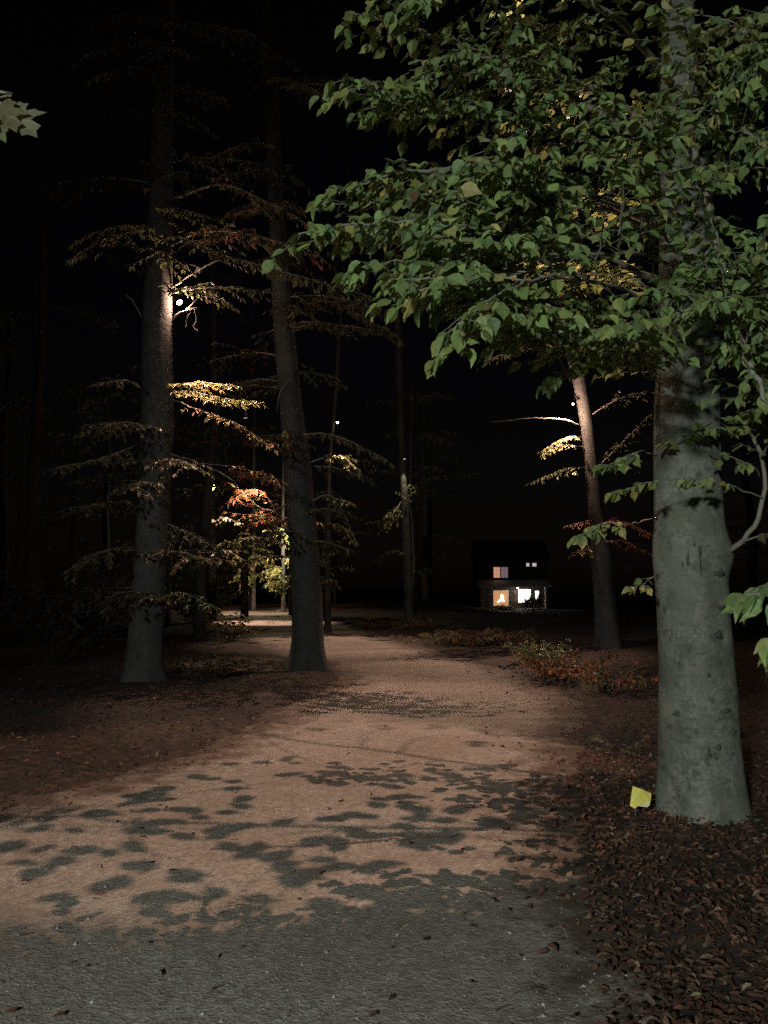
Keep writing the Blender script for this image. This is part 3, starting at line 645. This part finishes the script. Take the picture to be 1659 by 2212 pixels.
# young maple reaching in at the left edge
mp = empty('maple_sapling', (-2.7, 1.2, 0), 'pale olive maple leaves on a twig tip entering at the upper left edge', 'tree')
tree_bark[mp.name] = BARK2
mb = MB(); mb.tube(smooth_path([(-2.7,1.2,-.1),(-2.68,1.22,1.2),(-2.5,1.35,2.2),(-1.9,1.7,2.7)], 24), np.linspace(.022, .008, 24), 8); mb.build('trunk', BARK2, mp, True, np.array(mp.location))
w, f = MB(), MB(); tip = [D(-60,190,2.0), D(-10,215,2.0), D(20,240,2.0)]
w.tube(smooth_path([(-1.9,1.7,2.7), *tip], 12), np.linspace(.006, .002, 12), 5)
put_leaves(f, [D(22,240,2.0), D(-2,225,1.98), D(-18,250,2.0)],
  [D(92,302,1.96)-D(22,240,2.0), D(48,300,1.95)-D(-2,225,1.98), D(12,312,1.95)-D(-18,250,2.0)],
  [(0,-1,.5),(.2,-1,.6),(-.2,-1,.4)], [.11,.095,.09], np.array([(.12,.12,.07),(.11,.1,.055),(.1,.11,.05)]), MAPLE)
b = w.build('branch', TWIG, mp, True, np.array(mp.location)); f.build('foliage', LEAF, b, False, np.array(mp.location))
# sapling just off the right edge, its green leaves showing beside the beech
ms_ = empty('green_sapling', (2.35, 3.3, 0), 'bright green leaf clusters hanging at the right edge beside the beech trunk', 'tree')
mb = MB(); mb.tube(smooth_path([(2.35,3.3,-.1),(2.3,3.3,1),(2.25,3.25,2.0),(2.2,3.2,2.7)], 24), np.linspace(.02, .006, 24), 8); mb.build('trunk', BARK2, ms_, True, np.array(ms_.location))
tree_bark[ms_.name] = BARK2
add_branch(ms_, [(2.3,3.3,1.55), D(1720,1240,3.2), D(1690,1265,3.1), D(1635,1290,3.0)], .005, pal='green', twig=.11, start=.5, leaf=.1, gap=.05, droop=.5)
add_branch(ms_, [(2.33,3.3,1.15), D(1740,1385,3.1), D(1690,1405,3.0)], .005, pal='ygreen', twig=.08, start=.6, leaf=.1, gap=.06, droop=.8)

# ================================================================ SHRUBS
def shrub(label, c, w, h, n, pal, leaf, name='shrub', tpl=LOW, tw=.25):
    x, y = c; z0 = float(gz(np.array([x]), np.array([y]))[0]); t = empty(name, (x, y, z0), label, 'shrub')
    w_, f_ = MB(), MB()
    for i in range(n):
        a = rng.uniform(0, 6.28); r = rng.uniform(.2, 1)*w/2; e = np.array([x+math.cos(a)*r, y+math.sin(a)*r, z0+h*rng.uniform(.4, 1)]); s = np.array([x+math.cos(a)*.08, y+math.sin(a)*.08, z0-.03])
        spray(w_, f_, [s, (s+e)/2+UP*h*.12, e], .008, twig=tw, leaf=leaf, start=.25, gap=.09, pal=pal, tpl=tpl, tilt=.8)
    w_.build('stem', BARK3, t, True, np.array(t.location)); f_.build('foliage', LEAF, t, False, np.array(t.location)); return t
q = G(1220, 1475); shrub('low reddish shrub right of the drive at the foot of the slim leaning trunk', (q[0], q[1]), 1.9, .45, 26, [('red', 2), ('brown', 1)], .1)
q = G(1330, 1500); shrub('rusty low shrub between the beech trunk and the slim trunk', (q[0], q[1]), 1.8, .5, 24, [('red', 1), ('brown', 2)], .1)
q = G(1160, 1440); shrub('dim green low shrub at the far right edge of the drive', (q[0], q[1]), 1.5, .5, 22, [('brown', 2), ('green', 1)], .1)
q = G(1345, 1640); shrub('small dry plant growing by the drive left of the beech', (q[0], q[1]), .9, .35, 7, 'brown', .06, tw=.15)
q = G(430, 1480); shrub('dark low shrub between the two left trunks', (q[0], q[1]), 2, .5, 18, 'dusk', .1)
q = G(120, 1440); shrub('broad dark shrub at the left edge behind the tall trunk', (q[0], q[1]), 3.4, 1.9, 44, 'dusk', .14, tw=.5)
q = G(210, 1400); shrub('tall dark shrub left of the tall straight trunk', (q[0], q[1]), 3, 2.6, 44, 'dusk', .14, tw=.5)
q = G(430, 1370); shrub('bushy olive shrub at the left bend of the drive', (q[0], q[1]), 3, 2.2, 44, [('ygreen', 1), ('brown', 2)], .14, tw=.5)
q = G(500, 1388); shrub('thin leaved shrub overhanging the lit gravel at the bend', (q[0], q[1]), 1.6, .8, 16, [('brown', 2), ('yellow', 1)], .13, tw=.3)
q = G(860, 1360); shrub('rust brown low shrub on the inside of the bend', (q[0], q[1]), 4, .4, 40, [('red', 1), ('brown', 2)], .14, tw=.4)
q = G(1010, 1395); shrub('dark low shrub right of the far gravel patch', (q[0], q[1]), 4, .4, 40, [('red', 1), ('brown', 3)], .12, tw=.4)

# ================================================================ YELLOW CARD
base = D(1383, 1738, 6.0); org = np.array([base[0], base[1], float(gz(np.array([base[0]]), np.array([base[1]]))[0])])
card = empty('marker_card', org, 'bright yellow card with a folded corner standing in dry leaves left of the beech', 'card')
YEL = plain('yellow_card', (.8, .72, .16), .45); YEL2 = plain('pale_yellow_back', (.85, .78, .42), .4)
def sheet(pts, d0, th, name, m):
    A = [D(u, v, d0+dd) for u, v, dd in pts]; n = len(A); mb = MB(); B = [a+np.array([0, th, 0]) for a in A]
    mb.add(A+B, [tuple(range(n))[::-1], tuple(range(n, 2*n))]+[(i, (i+1) % n, n+(i+1) % n, n+i) for i in range(n)])
    return mb.build(name, m, card, False, org)
sheet([(1367,1698,0),(1386,1705,.0),(1407,1714,.03),(1405,1734,.01),(1384,1742,-.02),(1378,1741,-.02),(1372,1747,-.03),(1361,1741,-.03),(1363,1722,-.01)], 6.0, .003, 'card_face', YEL)
sheet([(1380,1741,-.03),(1387,1735,-.05),(1405,1729,-.03),(1403,1740,-.04),(1398,1744,-.05)], 6.0, .003, 'folded_corner', YEL2)
mb = MB(); mb.tube([D(1372,1744,6.01), D(1373,1764,6.01)], .0025, 6); mb.build('wire_stake', plain('wire', (.2,.2,.2), .5, .8), card, False, org)

# ================================================================ HOUSE
HD = 110.0; HG = -1.5
hx = F(1350, 1600, HD)[0]
house = empty('lit_house', (hx, HD, HG), 'distant white trimmed two storey house with a porch and lit windows', 'house')
ho = np.array(house.location)
WALL = plain('dark_clapboard', (.04, .03, .025), .8); ROOF = plain('shingle_roof', (.02, .02, .022), .9); WHITE = plain('white_trim', (.75, .74, .7), .6)
def hb(name, lo, hi, m, parent=house):
    mb = MB(); mb.box(lo, hi); o = mb.build(name, m, parent, False, ho); return o
def Fx(u): return float(F(u, 1560, HD)[0])
def Fz(v): return float(F(1350, v, HD)[2])
x0, x1 = Fx(1264), Fx(1446); yw = HD+2.2; z2 = Fz(1470)
hb('wall', (x0, yw, HG-.3), (x1, yw+8, z2), WALL)
mb = MB(); V = [(x0-.4, yw-.5, z2+.01), (x1+.4, yw-.5, z2+.01), (x1+.4, yw+8.5, z2+.01), (x0-.4, yw+8.5, z2+.01), (x0-.4, yw+4, z2+2.8), (x1+.4, yw+4, z2+2.8)]
mb.add(V, [(0,1,5,4),(2,3,4,5),(0,4,3),(1,2,5),(0,3,2,1)]); mb.build('roof', ROOF, house, False, ho)
hb('porch_floor', (x0-.1, HD-.2, HG-.3), (x1, yw-.01, Fz(1598)), WALL)
mb = MB(); zr = Fz(1541); V = [(x0-.3, HD-.4, zr), (x1+.1, HD-.4, zr), (x1+.1, yw-.01, zr), (x0-.3, yw-.01, zr), (x0-.3, HD-.4, zr+.15), (x1+.1, HD-.4, zr+.15), (x1+.1, yw-.01, zr+.9), (x0-.3, yw-.01, zr+.9)]
mb.add(V, [(0,3,2,1),(4,5,6,7),(0,1,5,4),(1,2,6,5),(2,3,7,6),(3,0,4,7)]); mb.build('porch_roof', WHITE, house, False, ho)
for u, vb in ((1270,1598),(1289,1598),(1348,1598),(1432,1598)):
    x = Fx(u); mb = MB(); mb.box((x-.07, HD-.07, Fz(vb)), (x+.07, HD+.07, zr-.01)); mb.box((x-.11, HD-.11, zr-.13), (x+.11, HD+.11, zr-.012)); mb.box((x-.1, HD-.1, Fz(vb)+.002), (x+.1, HD+.1, Fz(vb)+.16))
    mb.build('porch_post', WHITE, house, False, ho)
def window(ua, ub, va, vb, pm, cols, rows, mull=True):
    a, b, zt, zb = Fx(ua), Fx(ub), Fz(va), Fz(vb)
    s = (yw)/HD; mb = MB(); t = .07
    mb.box((a-t, yw-.06, zb-t), (a, yw-.003, zt+t)); mb.box((b, yw-.06, zb-t), (b+t, yw-.003, zt+t)); mb.box((a, yw-.06, zt), (b, yw-.003, zt+t)); mb.box((a, yw-.06, zb-t), (b, yw-.003, zb))
    for i in range(1, cols): x = a+(b-a)*i/cols; w = .04 if (mull and i*2 == cols) else .012; mb.box((x-w, yw-.05, zb), (x+w, yw-.02, zt))
    for j in range(1, rows): z = zb+(zt-zb)*j/rows; mb.box((a, yw-.045, z-.012), (b, yw-.022, z+.012))
    o = mb.build('window', WHITE, house, False, ho)
    p = MB(); p.box((a+.004, yw-.015, zb+.004), (b-.004, yw-.006, zt-.004)); p.build('pane', pm, o, False, ho)
    return (a, b, zb, zt)
def lit(name, c1, c2, st):
    m, nt, p = mat(name); f = noise(nt, mapped(nt, (5, 5, .6)), 1.2, 3); cc = mix(nt, f, c1, c2)
    nt.links.new(cc, p.inputs['Emission Color']); p.inputs['Emission Strength'].default_value = st; p.inputs['Base Color'].default_value = (.2, .12, .06, 1); return m
W1 = lit('lit_curtain', (.55, .22, .09), (.85, .42, .2), .75); W2 = lit('upstairs_glow', (.6, .3, .17), (.8, .42, .26), .8); W3 = lit('dim_blind', (.22, .16, .2), (.3, .22, .26), .6); W4 = emis('bright_room', (1, .9, .75), 6); W5 = lit('dormer_glow', (.5, .42, .5), (.6, .5, .55), .9)
a, b, zb, zt = window(1301, 1340, 1551, 1591, W1, 2, 2)
window(1302, 1319, 1488, 1516, W2, 2, 3, False); window(1322, 1340, 1488, 1516, W3, 2, 3, False)
window(1368, 1400, 1548, 1582, W4, 2, 2); window(1413, 1422, 1552, 1576, W4, 1, 2)
window(1390, 1398, 1477, 1486, W5, 1, 1); window(1406, 1417, 1477, 1486, W5, 1, 1)
hb('door', (Fx(1352), yw-.05, Fz(1597)), (Fx(1363), yw-.002, Fz(1549)), plain('door_paint', (.1, .05, .04), .5))
# chandelier hanging in the window
cx = Fx(1323.5); ch = empty('chandelier', (cx, yw-.12, Fz(1563)), 'glowing chandelier showing in the orange lit ground floor window of the house', 'lamp')
co_ = np.array(ch.location); EM = emis('lamp_glow', (1, .8, .55), 7)
mb = MB(); mb.tube([(cx, yw-.12, Fz(1562)), (cx+.03, yw-.12, Fz(1568)), (cx+.05, yw-.12, Fz(1577))], [.1, .15, .09], 10); mb.build('lamp_shade', EM, ch, True, co_)
mb = MB(); mb.tube([(cx+.05, yw-.12, Fz(1577)), (cx+.3, yw-.12, Fz(1579))], [.06, .05], 8); mb.tube([(cx-.02, yw-.12, Fz(1574)), (cx-.3, yw-.12, Fz(1577)), (cx-.52, yw-.12, Fz(1582))], [.03, .06, .05], 8); mb.build('lamp_arm', EM, ch, True, co_)
# porch lamp
px_, pz_ = Fx(1362), Fz(1546); pl = empty('porch_lamp', (px_, HD+.9, zr-.02), 'small white porch lamp under the porch roof of the distant house', 'lamp'); po = np.array(pl.location)
mb = MB(); mb.tube([(px_, HD+.9, zr-.01), (px_, HD+.9, zr-.08)], [.09, .09], 10); mb.build('lamp_base', WHITE, pl, True, po)
mb = MB(); mb.tube([(px_, HD+.9, zr-.085), (px_, HD+.9, zr-.14), (px_, HD+.9, zr-.2)], [.07, .1, .04], 10); mb.build('globe', emis('porch_globe', (1, .95, .85), 10), pl, True, po)
def light(name, kind, loc, e, col, rad, parent=None, tgt=None, size=None, blend=.3):
    l = bpy.data.lights.new(name, kind); l.energy = e; l.color = col
    if kind != 'SUN': l.shadow_soft_size = rad
    o = bpy.data.objects.new(name, l); COL.objects.link(o); o.location = loc
    if tgt is not None: o.rotation_euler = Vector(np.asarray(tgt)-np.asarray(loc)).to_track_quat('-Z', 'Y').to_euler()
    if size: l.spot_size = R(size); l.spot_blend = blend
    if parent is not None:
        o.parent = parent; o.location = np.asarray(loc)-np.array(parent.location)
    return o
light('porch_light', 'POINT', (px_, HD+.5, zr-.3), 70, (1, .9, .75), .05)
for (u, wd, hh, lab) in ((1393, 1.6, 2.1, 'dark shrub in front of the brightest window of the house'), (1412, .9, 2.0, 'narrow dark shrub right of the brightest house window'), (1325, 2.4, .75, 'low dark shrub below the orange window of the house'), (1375, 1.2, 1.5, 'rounded dark shrub beside the house door')):
    t = shrub(lab, (Fx(u), HD-1.2), wd, hh, 26, 'brown', .16, tw=.35)

# ================================================================ LAMPS IN THE TREES
METAL = plain('black_metal', (.03, .03, .03), .4, .6)
def tree_lamp(label, loc, tgt, e, size, col, blend=.35, rad=.025, anchor=None, sc=1.0, em=60, fill=0, fill_at=None, beam2=None):
    loc = np.asarray(loc, float); t = empty('tree_lamp', loc, label, 'lamp', None)
    ax = unit(np.asarray(tgt)-loc); mb = MB()
    mb.tube([loc-ax*.13*sc, loc-ax*.1*sc, loc-ax*.02*sc, loc+ax*.02*sc], np.array([.025, .042, .05, .055])*sc, 14); mb.build('housing', METAL, t, True, loc)
    mb = MB(); mb.tube([loc+ax*.0201*sc, loc+ax*.032*sc, loc+ax*.036*sc], np.array([.048, .044, .01])*sc, 14); mb.build('lens', emis('lens_glow', (1, .85, .6), em), t, True, loc)
    if anchor is not None:
        mb = MB(); mb.tube([loc-ax*.11*sc, (loc-ax*.11*sc+np.asarray(anchor))/2+UP*.05, anchor], .012*sc, 6); mb.build('bracket', METAL, t, True, loc)
    light('spot_beam', 'SPOT', loc+ax*.045*sc, e, col, rad, t, loc+ax*3, size, blend).rotation_euler = Vector(ax).to_track_quat('-Z', 'Y').to_euler()
    if fill: light('fill_point', 'POINT', loc+ax*.12*sc if fill_at is None else fill_at, fill, col, .03, t)  # added point light brightening nearby bark and leaves, not a bulb of the fixture
    if beam2: o = light('fill_spot', 'SPOT', loc+ax*.045*sc, beam2[1], col, rad, t, None, beam2[2], .5); o.rotation_euler = Vector(np.asarray(beam2[0])-loc).to_track_quat('-Z', 'Y').to_euler()  # added second spot that brightens the leaf sprays
    return t
WARM = (1, .62, .45)
tree_lamp('warm lamp high on the left side of the large beech shining onto the near gravel', LAMP1, (-.6, 7.35, 0), 1950, 45, WARM, .35, rad=.009, anchor=(bx-.15, bd, 8.5), fill=45)
p1 = D(386, 651, 14.2); tree_lamp('bright warm lamp on the right side of the tall straight left trunk', p1, G(930, 1515), 850, 42, WARM, .5, anchor=D(370, 630, 14.6), sc=1.05, em=30, fill=70, fill_at=D(396, 655, 14.6), beam2=(D(470, 850, 13.7), 800, 66))
p2 = D(1238, 872, 22.2); tree_lamp('small lamp at the top lit part of the slim leaning trunk behind the beech', p2, G(1000, 1455), 950, 42, WARM, .5, anchor=D(1244, 850, 22.5), em=4, sc=.6, fill=230, fill_at=D(1222, 890, 21.9), beam2=(D(1205, 965, 21.9), 1100, 70))
p3 = D(729, 912, 29.9); tree_lamp('white lamp glowing above the young stem right of the leaning trunk', p3, G(710, 1388), 2000, 46, WARM, .5, sc=.85, em=30, beam2=(D(750, 1010, 29.2), 250, 80))
p4 = D(445, 1027, 39.5); tree_lamp('right one of two tiny lamps above the red leaves', p4, G(570, 1345), 6000, 44, WARM, .5, sc=.9, em=30)
p5 = D(405, 1030, 41); tree_lamp('left one of two tiny lamps above the red leaves', p5, G(545, 1322), 7000, 44, WARM, .5, sc=.9, em=25)
p6 = D(874, 990, 33.6); tree_lamp('hidden lamp high on the thin distant trunk', p6, D(868, 1200, 33.8), 160, 50, (1, .85, .6), .4, em=1)
p7 = D(600, 1150, 50); tree_lamp('lamp hidden in the far yellow green leaves at the end of the drive', p7, G(590, 1318), 500, 110, (1, .85, .55), .5, fill=500, em=3)
p8 = D(530, 900, 15.5); tree_lamp('small lamp up the leaning trunk shining on red leaves', p8, D(530, 1095, 16.2), 1000, 36, (1, .7, .45), .5, em=1, sc=.7)

# ================================================================ LIGHT FROM BEHIND, SKY, CAMERA
lamp_loc = (-3.6, -7.2, 3.9)
st = empty('street_lamp', (lamp_loc[0], lamp_loc[1], 0), 'street lamp behind the viewer casting the cool light on the near gravel and trunk', 'lamp')
so = np.array(st.location); mb = MB(); mb.tube([(lamp_loc[0]-.25, lamp_loc[1], 0), (lamp_loc[0]-.25, lamp_loc[1], 4.2)], [.06, .045], 12); mb.build('pole', METAL, st, True, so)
mb = MB(); mb.box((lamp_loc[0]-.3, lamp_loc[1]-.12, 4.1), (lamp_loc[0]+.2, lamp_loc[1]+.12, 4.22)); mb.build('lamp_head', METAL, st, False, so)
light('street_light', 'SPOT', lamp_loc, 5400, (.9, 1, .92), .3, None, (1.3, 4.7, .35), 82, 1.0)

w = bpy.data.worlds.new("World"); S.world = w; w.use_nodes = True; nt = w.node_tree
sky = nt.nodes.new('ShaderNodeTexSky'); sky.sky_type = 'NISHITA'; sky.sun_disc = False; sky.sun_elevation = R(20); sky.sun_rotation = R(200)
bg = nt.nodes['Background']; nt.links.new(mix(nt, 1.0, sky.outputs[0], (1, .68, .66), 'MULTIPLY'), bg.inputs['Color']); bg.inputs['Strength'].default_value = .00042
sun = light('moon', 'SUN', (0, -5, 20), .006, (.8, .88, 1), 0); sun.data.angle = R(.5)
dv = Vector((math.sin(R(200))*math.cos(R(20)), math.cos(R(200))*math.cos(R(20)), math.sin(R(20)))); sun.rotation_euler = dv.to_track_quat('Z', 'Y').to_euler()

cam = bpy.data.cameras.new('camera'); co = bpy.data.objects.new('camera', cam); COL.objects.link(co); S.camera = co
co.location = (0, 0, CAMZ); co.rotation_euler = (R(90)+PITCH, 0, 0)
cam.sensor_fit = 'VERTICAL'; cam.sensor_height = 24; cam.lens = 24*FPX/1024; cam.clip_end = 1500; cam.clip_start = .05
S.view_settings.view_transform = 'Standard'; S.view_settings.look = 'None'; S.view_settings.exposure = 0; S.view_settings.gamma = 1
S.cycles.max_bounces = 5; S.cycles.diffuse_bounces = 2; S.cycles.transmission_bounces = 3
S.cycles.sample_clamp_indirect = 4
S.cycles.use_denoising = False
